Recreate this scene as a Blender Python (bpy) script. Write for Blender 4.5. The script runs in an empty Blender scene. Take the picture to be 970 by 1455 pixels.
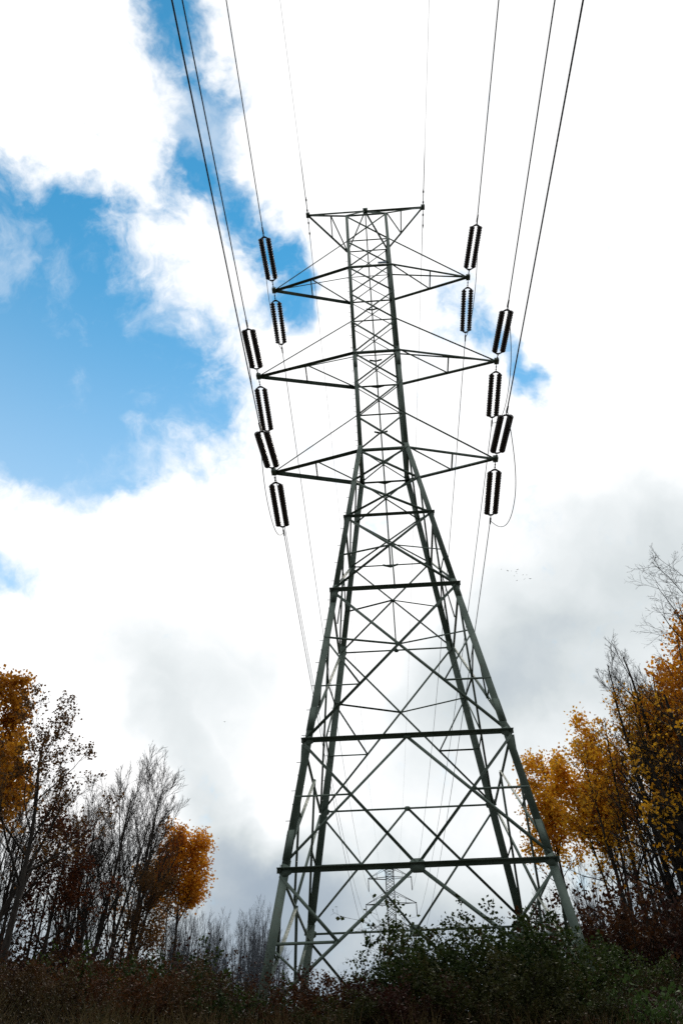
import bpy, math, random
import numpy as np
from mathutils import Matrix, Vector

SC = bpy.context.scene
COL = SC.collection
R = math.radians

# ------------------------------------------------------------------ camera
CAM_POS = (-0.64, -24.76, 1.6)
YAW, PITCH, ROLL = R(-2.71), R(39.44), R(-1.58)
cam_d = bpy.data.cameras.new('camera')
cam_d.sensor_fit = 'HORIZONTAL'
cam_d.sensor_width = 36.0
cam_d.lens = 1154.7 / 970 * 36.0
cam_d.clip_start, cam_d.clip_end = 0.1, 6000
cam = bpy.data.objects.new('camera', cam_d)
COL.objects.link(cam)
_f = Vector((math.sin(YAW) * math.cos(PITCH), math.cos(YAW) * math.cos(PITCH), math.sin(PITCH)))
_r0 = Vector((math.cos(YAW), -math.sin(YAW), 0))
_u0 = Vector((-math.sin(YAW) * math.sin(PITCH), -math.cos(YAW) * math.sin(PITCH), math.cos(PITCH)))
_r = _r0 * math.cos(ROLL) + _u0 * math.sin(ROLL)
_u = _u0 * math.cos(ROLL) - _r0 * math.sin(ROLL)
_m = Matrix(((_r.x, _u.x, -_f.x), (_r.y, _u.y, -_f.y), (_r.z, _u.z, -_f.z))).to_4x4()
_m.translation = CAM_POS
cam.matrix_world = _m
SC.camera = cam

# ------------------------------------------------------------------ world: blue sky with broken cloud
SUN_EL, SUN_AZ = R(44), R(10)          # azimuth measured from +Y towards +X
world = bpy.data.worlds.new('World')
SC.world = world
world.use_nodes = True
wt = world.node_tree
for n in list(wt.nodes):
    wt.nodes.remove(n)

def N(t, kind, **kw):
    n = t.nodes.new(kind)
    for k, v in kw.items():
        setattr(n, k, v)
    return n

def put(t, sock, val):
    if hasattr(val, 'is_output'):
        t.links.new(val, sock)
    else:
        sock.default_value = val

def mth(t, op, a, b=0.0, c=None, clamp=False):
    n = N(t, 'ShaderNodeMath', operation=op, use_clamp=clamp)
    put(t, n.inputs[0], a)
    put(t, n.inputs[1], b)
    if c is not None:
        put(t, n.inputs[2], c)
    return n.outputs[0]

def vmth(t, op, a, b):
    n = N(t, 'ShaderNodeVectorMath', operation=op)
    put(t, n.inputs[0], a)
    put(t, n.inputs[1], b)
    return n.outputs[0]

def noise(t, vec, scale, detail=4, rough=0.5, dist=0.0):
    n = N(t, 'ShaderNodeTexNoise')
    put(t, n.inputs['Vector'], vec)
    n.inputs['Scale'].default_value = scale
    n.inputs['Detail'].default_value = detail
    n.inputs['Roughness'].default_value = rough
    n.inputs['Distortion'].default_value = dist
    return n

def sstep(t, val, lo, hi, a=0.0, b=1.0):
    n = N(t, 'ShaderNodeMapRange', interpolation_type='SMOOTHSTEP')
    put(t, n.inputs['Value'], val)
    n.inputs['From Min'].default_value = lo
    n.inputs['From Max'].default_value = hi
    n.inputs['To Min'].default_value = a
    n.inputs['To Max'].default_value = b
    return n.outputs['Result']

def mixc(t, fac, a, b):
    n = N(t, 'ShaderNodeMix', data_type='RGBA')
    put(t, n.inputs[0], fac)
    put(t, n.inputs[6], a)
    put(t, n.inputs[7], b)
    return n.outputs[2]

# openings in the cloud and grey cloud banks: (direction, orientation, angular radii, weight)
OPENINGS = [
 ((-0.3379,0.5630,0.7542),(-0.6857,0.2264,0.8084),(0.265,0.169), 1.20),
 ((-0.3403,0.4610,0.8196),(-0.6072,-0.0638,0.5444),(0.117,0.084), 0.60),
 ((-0.2212,0.6220,0.7511),(-0.6520,0.3334,0.7467),(0.124,0.100), 0.55),
 ((-0.3244,0.6819,0.6556),(-0.8519,0.0951,0.5270),(0.097,0.066), 0.65),
 ((-0.3952,0.6008,0.6949),(-0.7693,-0.2568,0.3253),(0.156,0.112), 0.90),
 ((-0.1484,0.3935,0.9073),(-0.1722,0.4004,1.5118),(0.145,0.050), 0.95),
 ((-0.1803,0.4500,0.8746),(0.0892,0.4988,2.1367),(0.085,0.046), 0.65),
 ((-0.1711,0.3083,0.9358),(-0.3588,-0.0336,0.4173),(0.106,0.037), 0.38),
 ((-0.1148,0.5276,0.8417),(-0.3633,0.4499,1.0666),(0.121,0.051), 0.95),
 ((-0.0926,0.5895,0.8024),(-0.6385,-0.0360,0.1073),(0.067,0.045), 0.50),
 ((-0.1380,0.5840,0.8000),(-0.1986,0.6163,1.4677),(0.074,0.041), 0.40),
 ((0.1333,0.6081,0.7826),(-0.1190,0.6630,1.1631),(0.079,0.049), 0.62),
 ((0.1850,0.6495,0.7375),(-0.2449,0.7072,0.9260),(0.071,0.029), 0.85),
 ((-0.4089,0.7223,0.5578),(-0.9682,0.1789,0.6370),(0.078,0.039), 0.75),
 ((-0.2400,0.4824,0.8425),(-0.5348,0.2044,0.7918),(0.045,0.032), 0.40),
 # the sky goes on the same way outside the frame
 ((-0.70, 0.25, 0.67), (-0.5, -0.6, 0.9), (0.28, 0.17), 1.0),
 ((-0.45, -0.45, 0.77), (0.4, -0.4, 0.5), (0.30, 0.15), 0.9),
 ((0.55, -0.40, 0.73), (0.5, 0.5, 0.2), (0.26, 0.14), 0.9),
 ((0.80, 0.25, 0.55), (-0.3, 0.9, 0.4), (0.22, 0.12), 0.8),
 ((0.05, -0.80, 0.60), (0.9, 0.1, 0.3), (0.24, 0.13), 0.9),
]
BANKS = [
 ((0.3241,0.7495,0.5773),(-0.9329,0.2478,-0.2283),(0.280,0.160), 0.50),
 ((0.2626,0.8353,0.4831),(-1.0639,0.0997,-0.2494),(0.288,0.184), 0.50),
 ((0.2003,0.8876,0.4147),(-1.1394,0.1287,-0.1629),(0.239,0.130), 0.48),
 ((0.1348,0.8666,0.4805),(-1.0663,0.1100,-0.0938),(0.128,0.121), 0.20),
 ((-0.2176,0.9132,0.3445),(-1.0939,0.7220,0.5630),(0.147,0.059), 0.66),
 ((-0.1605,0.8681,0.4698),(-1.0619,0.2687,0.3298),(0.201,0.104), 0.42),
 ((-0.1236,0.9573,0.2614),(-1.3064,0.0038,0.1295),(0.181,0.076), 0.50),
 ((0.0082,0.9363,0.3510),(-1.2118,0.0429,0.0073),(0.251,0.146), 0.30),
 ((-0.2495,0.8646,0.4362),(-1.0398,0.5329,0.5709),(0.115,0.069), 0.40),
 ((-0.75, 0.45, 0.45), (-1.0, 0.3, 1.0), (0.30, 0.15), 0.8),
 ((-0.40, -0.80, 0.45), (1.0, 0.1, 0.3), (0.32, 0.16), 0.8),
 ((0.55, -0.70, 0.45), (1.0, 0.2, 0.2), (0.30, 0.17), 0.8),
 ((0.85, 0.10, 0.45), (-0.2, 1.0, 0.4), (0.28, 0.16), 0.8),
]
tc = N(wt, 'ShaderNodeTexCoord').outputs['Generated']
w1 = noise(wt, tc, 5.0, 3, 0.5).outputs['Color']
w2 = noise(wt, tc, 16.0, 4, 0.55).outputs['Color']
o1 = vmth(wt, 'MULTIPLY', vmth(wt, 'SUBTRACT', w1, (0.5, 0.5, 0.5)), (0.16, 0.16, 0.16))
o2 = vmth(wt, 'MULTIPLY', vmth(wt, 'SUBTRACT', w2, (0.5, 0.5, 0.5)), (0.07, 0.07, 0.07))
wd = vmth(wt, 'ADD', vmth(wt, 'ADD', tc, o1), o2)

def blobs(defs, vec):
    tot = None
    for loc, rot, (a, b), wgt in defs:
        mp = N(wt, 'ShaderNodeMapping', vector_type='TEXTURE')
        put(wt, mp.inputs['Vector'], vec)
        mp.inputs['Location'].default_value = loc
        mp.inputs['Rotation'].default_value = rot
        mp.inputs['Scale'].default_value = (a, b, max(a, b))
        g = N(wt, 'ShaderNodeTexGradient', gradient_type='SPHERICAL')
        wt.links.new(mp.outputs[0], g.inputs[0])
        v = mth(wt, 'MULTIPLY', g.outputs['Fac'], wgt)
        tot = v if tot is None else mth(wt, 'ADD', tot, v)
    return tot

open_s = blobs(OPENINGS, wd)
fb = noise(wt, tc, 11.0, 9, 0.62, 0.3).outputs['Fac']
fbw = noise(wt, wd, 34.0, 7, 0.62, 0.6).outputs['Fac']
frag = mth(wt, 'ADD', mth(wt, 'MULTIPLY', mth(wt, 'SUBTRACT', fb, 0.5), 1.25), mth(wt, 'MULTIPLY', mth(wt, 'SUBTRACT', fbw, 0.5), 0.55))
clear = sstep(wt, mth(wt, 'ADD', open_s, frag), 0.08, 0.74)
thin = noise(wt, vmth(wt, 'ADD', wd, (3.1, 1.7, 0.4)), 7.0, 8, 0.6, 0.2).outputs['Fac']
clear = mth(wt, 'MULTIPLY', clear, sstep(wt, thin, 0.28, 0.52, 0.60, 1.0))
zs = N(wt, 'ShaderNodeSeparateXYZ'); wt.links.new(tc, zs.inputs[0])
clear = mth(wt, 'MULTIPLY', clear, sstep(wt, zs.outputs['Z'], 0.50, 0.86, 0.66, 1.0))   # thin high haze, thicker lower down
bank_s = blobs(BANKS, wd)
fb2 = noise(wt, wd, 4.5, 7, 0.55).outputs['Fac']
sep = N(wt, 'ShaderNodeSeparateXYZ')
wt.links.new(wd, sep.inputs[0])
low = sstep(wt, sep.outputs['Z'], 0.34, 0.16)
grey = mth(wt, 'ADD', mth(wt, 'ADD', bank_s, mth(wt, 'MULTIPLY', low, 0.95)),
           mth(wt, 'MULTIPLY', mth(wt, 'SUBTRACT', fb2, 0.5), 0.62))
grey = sstep(wt, grey, 0.02, 1.15)
ramp = N(wt, 'ShaderNodeValToRGB')
wt.links.new(grey, ramp.inputs[0])
cr = ramp.color_ramp
cr.elements[0].position, cr.elements[0].color = 0.0, (1.14, 1.14, 1.14, 1)
cr.elements[1].position, cr.elements[1].color = 1.0, (0.37, 0.445, 0.53, 1)
e = cr.elements.new(0.25); e.color = (0.90, 0.94, 0.955, 1)
e = cr.elements.new(0.62); e.color = (0.68, 0.735, 0.755, 1)
sky = N(wt, 'ShaderNodeTexSky', sky_type='NISHITA')
sky.sun_disc = False
sky.sun_elevation = SUN_EL
sky.sun_rotation = SUN_AZ
sky.altitude = 200
sky.air_density = 1.0
sky.dust_density = 0.0
sky.ozone_density = 3.0
skyc = vmth(wt, 'MULTIPLY', sky.outputs[0], (0.066, 0.194, 0.188))
# cloud is brightest towards the veiled sun and duller away from it
_sdir = (math.sin(SUN_AZ) * math.cos(SUN_EL), math.cos(SUN_AZ) * math.cos(SUN_EL), math.sin(SUN_EL))
dn = N(wt, 'ShaderNodeVectorMath', operation='DOT_PRODUCT')
wt.links.new(tc, dn.inputs[0]); dn.inputs[1].default_value = _sdir
glow = sstep(wt, dn.outputs['Value'], -0.35, 0.85, 0.36, 1.0)
cl_n = N(wt, 'ShaderNodeVectorMath', operation='SCALE')
wt.links.new(ramp.outputs[0], cl_n.inputs[0]); wt.links.new(glow, cl_n.inputs['Scale'])
bg_col = mixc(wt, clear, cl_n.outputs[0], skyc)
bgn = N(wt, 'ShaderNodeBackground')
wt.links.new(bg_col, bgn.inputs['Color'])
bgn.inputs['Strength'].default_value = 1.0
wo = N(wt, 'ShaderNodeOutputWorld')
wt.links.new(bgn.outputs[0], wo.inputs[0])

# ------------------------------------------------------------------ sun behind the cloud
sd = bpy.data.lights.new('sun', 'SUN')
sd.energy = 1.3
sd.angle = R(14)
sd.color = (1.0, 0.93, 0.82)
sun = bpy.data.objects.new('sun', sd)
COL.objects.link(sun)
_sv = Vector((math.sin(SUN_AZ) * math.cos(SUN_EL), math.cos(SUN_AZ) * math.cos(SUN_EL), math.sin(SUN_EL)))
sun.rotation_euler = (-_sv).to_track_quat('-Z', 'Y').to_euler()
sun.location = (0, 0, 90)

SC.view_settings.view_transform = 'Standard'
SC.view_settings.look = 'None'
SC.view_settings.exposure = 0.0
SC.view_settings.gamma = 1.0
SC.view_settings.use_curve_mapping = False
SC.cycles.use_denoising = False
SC.cycles.max_bounces = 6
SC.cycles.transparent_max_bounces = 8

# ------------------------------------------------------------------ materials
MATS = {}
def material(name):
    m = bpy.data.materials.new(name)
    m.use_nodes = True
    t = m.node_tree
    b = t.nodes['Principled BSDF']
    MATS[name] = m
    return m, t, b

def steel(name, c0, c1, rough=0.55, metal=0.35, rust=0.0):
    m, t, b = material(name)
    co = N(t, 'ShaderNodeTexCoord').outputs['Object']
    n1 = noise(t, co, 1.1, 5, 0.6)
    n2 = noise(t, co, 14.0, 4, 0.6)
    f = sstep(t, mth(t, 'ADD', mth(t, 'MULTIPLY', n1.outputs['Fac'], 0.7), mth(t, 'MULTIPLY', n2.outputs['Fac'], 0.3)), 0.38, 0.62)
    c = mixc(t, f, c0, c1)
    if rust:
        rf = sstep(t, noise(t, co, 3.0, 6, 0.65).outputs['Fac'], 0.60, 0.74, 0.0, rust)
        c = mixc(t, rf, c, (0.10, 0.055, 0.03, 1))
    put(t, b.inputs['Base Color'], c)
    b.inputs['Metallic'].default_value = metal
    put(t, b.inputs['Roughness'], sstep(t, n2.outputs['Fac'], 0.3, 0.7, rough - 0.08, rough + 0.12))
    bp = N(t, 'ShaderNodeBump')
    bp.inputs['Strength'].default_value = 0.15
    bp.inputs['Distance'].default_value = 0.01
    t.links.new(n2.outputs['Fac'], bp.inputs['Height'])
    t.links.new(bp.outputs[0], b.inputs['Normal'])
    return m

steel('steel', (0.082, 0.122, 0.098, 1), (0.150, 0.202, 0.166, 1), 0.6, 0.1, 0.5)
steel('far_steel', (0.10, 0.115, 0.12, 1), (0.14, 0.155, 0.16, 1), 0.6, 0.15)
steel('fitting', (0.05, 0.055, 0.055, 1), (0.10, 0.105, 0.105, 1), 0.5, 0.6)
steel('cable', (0.055, 0.06, 0.065, 1), (0.09, 0.095, 0.10, 1), 0.55, 0.6)
steel('shield_cable', (0.22, 0.23, 0.24, 1), (0.30, 0.31, 0.32, 1), 0.5, 0.6)
steel('sign_blue', (0.18, 0.27, 0.36, 1), (0.22, 0.31, 0.40, 1), 0.5, 0.0)
steel('concrete', (0.26, 0.25, 0.23, 1), (0.36, 0.35, 0.33, 1), 0.85, 0.0)

def porcelain():
    m, t, b = material('porcelain')
    co = N(t, 'ShaderNodeTexCoord').outputs['Object']
    c = mixc(t, noise(t, co, 6.0, 3).outputs['Fac'], (0.030, 0.018, 0.016, 1), (0.055, 0.034, 0.028, 1))
    put(t, b.inputs['Base Color'], c)
    b.inputs['Roughness'].default_value = 0.22
porcelain()

def bark(name, c0, c1):
    m, t, b = material(name)
    co = N(t, 'ShaderNodeTexCoord').outputs['Object']
    mp = N(t, 'ShaderNodeMapping')
    put(t, mp.inputs['Vector'], co)
    mp.inputs['Scale'].default_value = (9, 9, 2.2)
    n1 = noise(t, mp.outputs[0], 2.0, 6, 0.65)
    n2 = noise(t, co, 0.7, 4, 0.5)
    f = sstep(t, mth(t, 'ADD', mth(t, 'MULTIPLY', n1.outputs['Fac'], 0.6), mth(t, 'MULTIPLY', n2.outputs['Fac'], 0.4)), 0.36, 0.64)
    put(t, b.inputs['Base Color'], mixc(t, f, c0, c1))
    b.inputs['Roughness'].default_value = 0.9
    b.inputs['Specular IOR Level'].default_value = 0.1
    bp = N(t, 'ShaderNodeBump')
    bp.inputs['Strength'].default_value = 0.6
    bp.inputs['Distance'].default_value = 0.03
    t.links.new(n1.outputs['Fac'], bp.inputs['Height'])
    t.links.new(bp.outputs[0], b.inputs['Normal'])
bark('bark_dark', (0.022, 0.019, 0.017, 1), (0.060, 0.052, 0.045, 1))
bark('bark_brown', (0.030, 0.023, 0.018, 1), (0.075, 0.058, 0.045, 1))
bark('bark_grey', (0.060, 0.060, 0.056, 1), (0.150, 0.145, 0.135, 1))
bark('bark_hazed', (0.082, 0.094, 0.112, 1), (0.140, 0.154, 0.176, 1))  # distance haze painted into the far trees' bark as a blue-grey tint

def leaf(name, cols, trans=0.45, patch=0.35):
    m, t, b = material(name)
    out = t.nodes['Material Output']
    geo = N(t, 'ShaderNodeNewGeometry')
    co = N(t, 'ShaderNodeTexCoord').outputs['Object']
    f = mth(t, 'ADD', mth(t, 'MULTIPLY', geo.outputs['Random Per Island'], 1 - patch),
            mth(t, 'MULTIPLY', sstep(t, noise(t, co, 0.55, 3).outputs['Fac'], 0.35, 0.65), patch))
    rp = N(t, 'ShaderNodeValToRGB')
    t.links.new(f, rp.inputs[0])
    els = rp.color_ramp.elements
    for i, c in enumerate(cols):
        p = i / (len(cols) - 1)
        if i == 0:
            els[0].position, els[0].color = 0.0, c
        elif i == len(cols) - 1:
            els[len(els) - 1].position, els[len(els) - 1].color = 1.0, c
        else:
            q = els.new(p); q.color = c
    put(t, b.inputs['Base Color'], rp.outputs[0])
    b.inputs['Roughness'].default_value = 0.6
    b.inputs['Specular IOR Level'].default_value = 0.12
    tr = N(t, 'ShaderNodeBsdfTranslucent')
    put(t, tr.inputs['Color'], rp.outputs[0])
    mx = N(t, 'ShaderNodeMixShader')
    mx.inputs[0].default_value = trans
    t.links.new(b.outputs[0], mx.inputs[1])
    t.links.new(tr.outputs[0], mx.inputs[2])
    t.links.new(mx.outputs[0], out.inputs['Surface'])
leaf('leaf_orange', [(0.30, 0.075, 0.010, 1), (0.58, 0.19, 0.014, 1), (0.72, 0.30, 0.022, 1), (0.66, 0.22, 0.014, 1), (0.36, 0.13, 0.02, 1)], 0.55)
leaf('leaf_amber', [(0.20, 0.075, 0.012, 1), (0.46, 0.19, 0.018, 1), (0.60, 0.29, 0.024, 1), (0.42, 0.16, 0.014, 1), (0.24, 0.13, 0.02, 1)], 0.5)
leaf('leaf_honey', [(0.28, 0.095, 0.012, 1), (0.62, 0.25, 0.018, 1), (0.76, 0.36, 0.026, 1), (0.56, 0.20, 0.014, 1), (0.30, 0.15, 0.02, 1)], 0.55)
leaf('leaf_gold', [(0.36, 0.13, 0.012, 1), (0.70, 0.31, 0.018, 1), (0.82, 0.44, 0.03, 1), (0.68, 0.36, 0.024, 1), (0.34, 0.20, 0.03, 1)], 0.55)
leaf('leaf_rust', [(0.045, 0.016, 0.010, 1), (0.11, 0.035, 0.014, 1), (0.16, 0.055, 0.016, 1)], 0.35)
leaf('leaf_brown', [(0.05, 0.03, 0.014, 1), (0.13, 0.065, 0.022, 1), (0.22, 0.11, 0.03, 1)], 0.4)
leaf('leaf_green', [(0.010, 0.017, 0.005, 1), (0.024, 0.042, 0.009, 1), (0.055, 0.085, 0.017, 1), (0.055, 0.024, 0.010, 1)], 0.25, 0.5)
leaf('leaf_olive', [(0.020, 0.023, 0.007, 1), (0.045, 0.052, 0.013, 1), (0.060, 0.045, 0.014, 1)], 0.25, 0.4)
leaf('leaf_red', [(0.022, 0.008, 0.006, 1), (0.050, 0.017, 0.011, 1), (0.036, 0.026, 0.010, 1)], 0.25, 0.4)
leaf('leaf_dun', [(0.022, 0.013, 0.006, 1), (0.062, 0.035, 0.013, 1), (0.10, 0.058, 0.02, 1)], 0.25, 0.5)
leaf('leaf_russet', [(0.028, 0.011, 0.006, 1), (0.078, 0.030, 0.010, 1), (0.115, 0.046, 0.013, 1)], 0.25, 0.5)
leaf('leaf_bright', [(0.04, 0.075, 0.018, 1), (0.07, 0.115, 0.03, 1)], 0.3, 0.4)
leaf('leaf_yellow', [(0.28, 0.20, 0.02, 1), (0.42, 0.32, 0.04, 1)], 0.4, 0.4)
leaf('dry_grass', [(0.07, 0.045, 0.02, 1), (0.13, 0.09, 0.04, 1), (0.07, 0.065, 0.02, 1)], 0.25, 0.5)
leaf('weed', [(0.024, 0.012, 0.006, 1), (0.056, 0.030, 0.012, 1), (0.030, 0.028, 0.009, 1), (0.095, 0.060, 0.027, 1)], 0.2, 0.6)

def ground_mat():
    m, t, b = material('soil')
    co = N(t, 'ShaderNodeTexCoord').outputs['Object']
    n1 = noise(t, co, 0.5, 6, 0.6)
    n2 = noise(t, co, 9.0, 6, 0.65)
    c = mixc(t, sstep(t, n1.outputs['Fac'], 0.4, 0.6), (0.040, 0.027, 0.015, 1), (0.030, 0.034, 0.013, 1))
    c = mixc(t, sstep(t, n2.outputs['Fac'], 0.52, 0.7, 0.0, 0.7), c, (0.085, 0.055, 0.028, 1))
    put(t, b.inputs['Base Color'], c)
    b.inputs['Roughness'].default_value = 0.95
    bp = N(t, 'ShaderNodeBump')
    bp.inputs['Distance'].default_value = 0.08
    t.links.new(n2.outputs['Fac'], bp.inputs['Height'])
    t.links.new(bp.outputs[0], b.inputs['Normal'])
ground_mat()
def bird_mat():
    m, t, b = material('feather')
    co = N(t, 'ShaderNodeTexCoord').outputs['Object']
    put(t, b.inputs['Base Color'], mixc(t, noise(t, co, 20, 2).outputs['Fac'], (0.012, 0.012, 0.014, 1), (0.03, 0.03, 0.034, 1)))
    b.inputs['Roughness'].default_value = 0.6
bird_mat()

# ------------------------------------------------------------------ mesh helpers
def mesh_np(name, v, faces, mat, smooth=False):
    """v (n,3); faces: list of int arrays (k, corners)"""
    me = bpy.data.meshes.new(name)
    v = np.asarray(v, dtype=np.float32)
    me.vertices.add(len(v))
    me.vertices.foreach_set('co', v.ravel())
    faces = [np.asarray(f, dtype=np.int32) for f in faces if len(f)]
    nl = sum(f.size for f in faces)
    npoly = sum(len(f) for f in faces)
    me.loops.add(nl)
    me.loops.foreach_set('vertex_index', np.concatenate([f.ravel() for f in faces]))
    me.polygons.add(npoly)
    tot = np.concatenate([np.full(len(f), f.shape[1], dtype=np.int32) for f in faces])
    st = np.concatenate([[0], np.cumsum(tot)[:-1]]).astype(np.int32)
    me.polygons.foreach_set('loop_start', st)
    me.polygons.foreach_set('loop_total', tot)
    if smooth:
        me.polygons.foreach_set('use_smooth', np.ones(npoly, dtype=bool))
    me.update(calc_edges=True)
    me.materials.append(MATS[mat])
    return me

def link(name, me, parent=None):
    o = bpy.data.objects.new(name, me)
    COL.objects.link(o)
    if parent is not None:
        o.parent = parent
    return o

def tag(o, label=None, cat=None, group=None, kind=None):
    if label: o['label'] = label
    if cat: o['category'] = cat
    if group: o['group'] = group
    if kind: o['kind'] = kind
    return o

def thing(name, label, cat, loc=(0, 0, 0), group=None, rz=0.0):
    o = bpy.data.objects.new(name, None)
    o.empty_display_size = 0.3
    COL.objects.link(o)
    o.location = loc
    o.rotation_euler = (0, 0, rz)
    return tag(o, label, cat, group)

class MB:
    """collects verts and faces for one mesh"""
    def __init__(self):
        self.v = []; self.f = {}; self.n = 0
    def add(self, v, faces):
        v = np.asarray(v, float)
        self.v.append(v)
        for f in faces:
            f = np.asarray(f)
            if f.ndim == 1: f = f[None]
            self.f.setdefault(f.shape[1], []).append(f + self.n)
        self.n += len(v)
    def build(self, name, mat, parent=None, smooth=False):
        me = mesh_np(name, np.concatenate(self.v), [np.concatenate(x) for x in self.f.values()], mat, smooth)
        return link(name, me, parent)
    def prism(self, p0, p1, sec, u, w):
        """extrude the 2-D section (list of (a,b)) from p0 to p1 on axes u, w"""
        p0, p1, u, w = (np.asarray(q, float) for q in (p0, p1, u, w))
        k = len(sec)
        s = np.array([u * a + w * b for a, b in sec])
        v = np.concatenate([p0 + s, p1 + s])
        sides = np.array([[i, (i + 1) % k, k + (i + 1) % k, k + i] for i in range(k)])
        self.add(v, [sides, np.arange(k)[::-1], np.arange(k, 2 * k)])
    def box(self, c, sx, sy, sz):
        c = np.asarray(c, float)
        self.prism(c - (0, 0, sz / 2), c + (0, 0, sz / 2), [(-sx / 2, -sy / 2), (sx / 2, -sy / 2), (sx / 2, sy / 2), (-sx / 2, sy / 2)], (1, 0, 0), (0, 1, 0))
    def tube(self, pts, rad, sides=6):
        v, f = tube_arrays(np.asarray(pts, float)[None], np.broadcast_to(np.asarray(rad, float), (1, len(pts))), sides)
        self.add(v, [f])
    def lathe(self, p0, p1, prof, seg=10):
        """prof: (t along axis in metres from p0, radius)"""
        p0 = np.asarray(p0, float); ax = np.asarray(p1, float) - p0; ax /= np.linalg.norm(ax)
        ref = np.array([0, 0, 1.0]) if abs(ax[2]) < 0.9 else np.array([1.0, 0, 0])
        u = np.cross(ax, ref); u /= np.linalg.norm(u); w = np.cross(ax, u)
        an = np.arange(seg) * 2 * np.pi / seg
        ring = np.cos(an)[:, None] * u + np.sin(an)[:, None] * w
        v = np.concatenate([p0 + ax * t + ring * r for t, r in prof])
        fs = []
        for j in range(len(prof) - 1):
            for i in range(seg):
                fs.append([j * seg + i, j * seg + (i + 1) % seg, (j + 1) * seg + (i + 1) % seg, (j + 1) * seg + i])
        self.add(v, [np.array(fs)])

def unit(a):
    a = np.asarray(a, float)
    return a / np.linalg.norm(a)

def tube_arrays(P, Rr, sides):
    k, n, _ = P.shape
    T = np.gradient(P, axis=1)
    T /= np.linalg.norm(T, axis=2, keepdims=True) + 1e-9
    ref = np.array([0.31, 0.52, 0.80]); ref /= np.linalg.norm(ref)
    par = np.abs(T @ ref) > 0.93
    rf = np.where(par[..., None], np.array([0.9, -0.4, 0.1]), ref)
    u = np.cross(T, rf); u /= np.linalg.norm(u, axis=2, keepdims=True) + 1e-9
    w = np.cross(T, u)
    an = np.arange(sides) * 2 * np.pi / sides
    ring = P[:, :, None, :] + Rr[:, :, None, None] * (np.cos(an)[:, None] * u[:, :, None, :] + np.sin(an)[:, None] * w[:, :, None, :])
    v = ring.reshape(-1, 3)
    b = np.arange(k)[:, None, None] * n * sides
    i = np.arange(n - 1)[None, :, None] * sides
    j = np.arange(sides)[None, None, :]
    j2 = (j + 1) % sides
    f = np.stack([b + i + j, b + i + j2, b + i + sides + j2, b + i + sides + j], -1).reshape(-1, 4)
    return v, f

# ------------------------------------------------------------------ terrain
def hgt(x, y):
    x = np.asarray(x, float); y = np.asarray(y, float)
    d = y - CAM_POS[1]
    t = np.clip((d - 3) / 16.0, 0, 1)
    g = 4.2 * (t * t * (3 - 2 * t) * 0.35 + 0.65 * t)
    g = g + 0.115 * np.clip(d - 19, 0, 190)
    ext = np.clip((d - 2) / 8, 0, 1) * np.clip((400 - d) / 200, 0, 1)
    g = g + ext * (0.10 * np.sin(x * 0.9 + 1.3) * np.cos(y * 0.7) + 0.12 * np.sin(x * 0.33 + y * 0.21) - 0.05)
    return g

def build_ground():
    xs = np.unique(np.concatenate([np.linspace(-26, 26, 105), np.linspace(-120, 120, 61), np.array([-3500, -2000, -1000, -500, -250, -170, 170, 250, 500, 1000, 2000, 3500])]))
    ys = np.unique(np.concatenate([np.linspace(-28, 32, 121), np.linspace(-120, 260, 96), np.array([-3500, -2000, -1000, -500, -250, 320, 420, 600, 1000, 2000, 3500])]))
    X, Y = np.meshgrid(xs, ys)
    Z = hgt(X, Y)
    v = np.stack([X, Y, Z], -1).reshape(-1, 3)
    nx = len(xs)
    i = np.arange(len(ys) - 1)[:, None] * nx + np.arange(nx - 1)[None]
    f = np.stack([i, i + 1, i + nx + 1, i + nx], -1).reshape(-1, 4)
    o = link('ground', mesh_np('ground', v, [f], 'soil', True))
    tag(o, kind='structure')
build_ground()

# ------------------------------------------------------------------ lattice towers
ZT, ZTT, ZA1, ZQ1, ZT2, ZA2, ZQ2, ZT3, ZW = 41.70, 39.27, 36.985, 34.81, 32.63, 30.40, 28.36, 26.33, 24.35
ZM, ZN1, ZN2, ZN3, ZN4, ZN5, ZB = 22.42, 20.43, 16.87, 11.26, 7.62, 5.92, 4.2
ZAPEX = 43.91
def half(z):
    return 1.01 + (z - ZW) * 0.0058 if z >= ZW else 1.01 + (ZW - z) * 0.1440

_cnt = [0]
def angle_bar(mb, p0, p1, n, w, th=None, flip=False, off=True, out=False):
    """an L-section steel angle from p0 to p1: one leg in the face (normal n), one leg pointing inwards"""
    p0, p1, n = (np.asarray(q, float) for q in (p0, p1, n))
    th = th or max(0.008, w * 0.11)
    e = unit(p1 - p0)
    n = unit(n - e * (n @ e))
    b = np.cross(n, e)
    if flip: b = -b
    sh = 0.0
    if off:
        _cnt[0] = (_cnt[0] + 1) % 5
        sh = 0.004 + 0.0035 * _cnt[0]
    sec = [(-w / 2, 0), (w / 2, 0), (w / 2, -th), (-w / 2 + th, -th), (-w / 2 + th, -w), (-w / 2, -w)]
    if out:            # belt angle: upright leg against the face, flat leg pointing outwards at the top
        if b[2] < 0: b = -b
        sec = [(-w / 2, 0), (w / 2, 0), (w / 2, w), (w / 2 - th, w), (w / 2 - th, th), (-w / 2, th)]
    if flip: sec = sec[::-1]
    mb.prism(p0 + n * sh, p1 + n * sh, sec, b, n)

def bar(name, parent, p0, p1, n, w, flip=False, mat='steel', ext=0.0, out=False):
    mb = MB()
    p0 = np.asarray(p0, float); p1 = np.asarray(p1, float)
    if ext:
        e = unit(p1 - p0); p0 = p0 - e * ext; p1 = p1 + e * ext
    angle_bar(mb, p0, p1, n, w, flip=flip, out=out)
    return mb.build(name, mat, parent)

tower = thing('transmission_tower', 'tall greenish steel lattice transmission tower with three pairs of cross-arms', 'tower')

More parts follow.
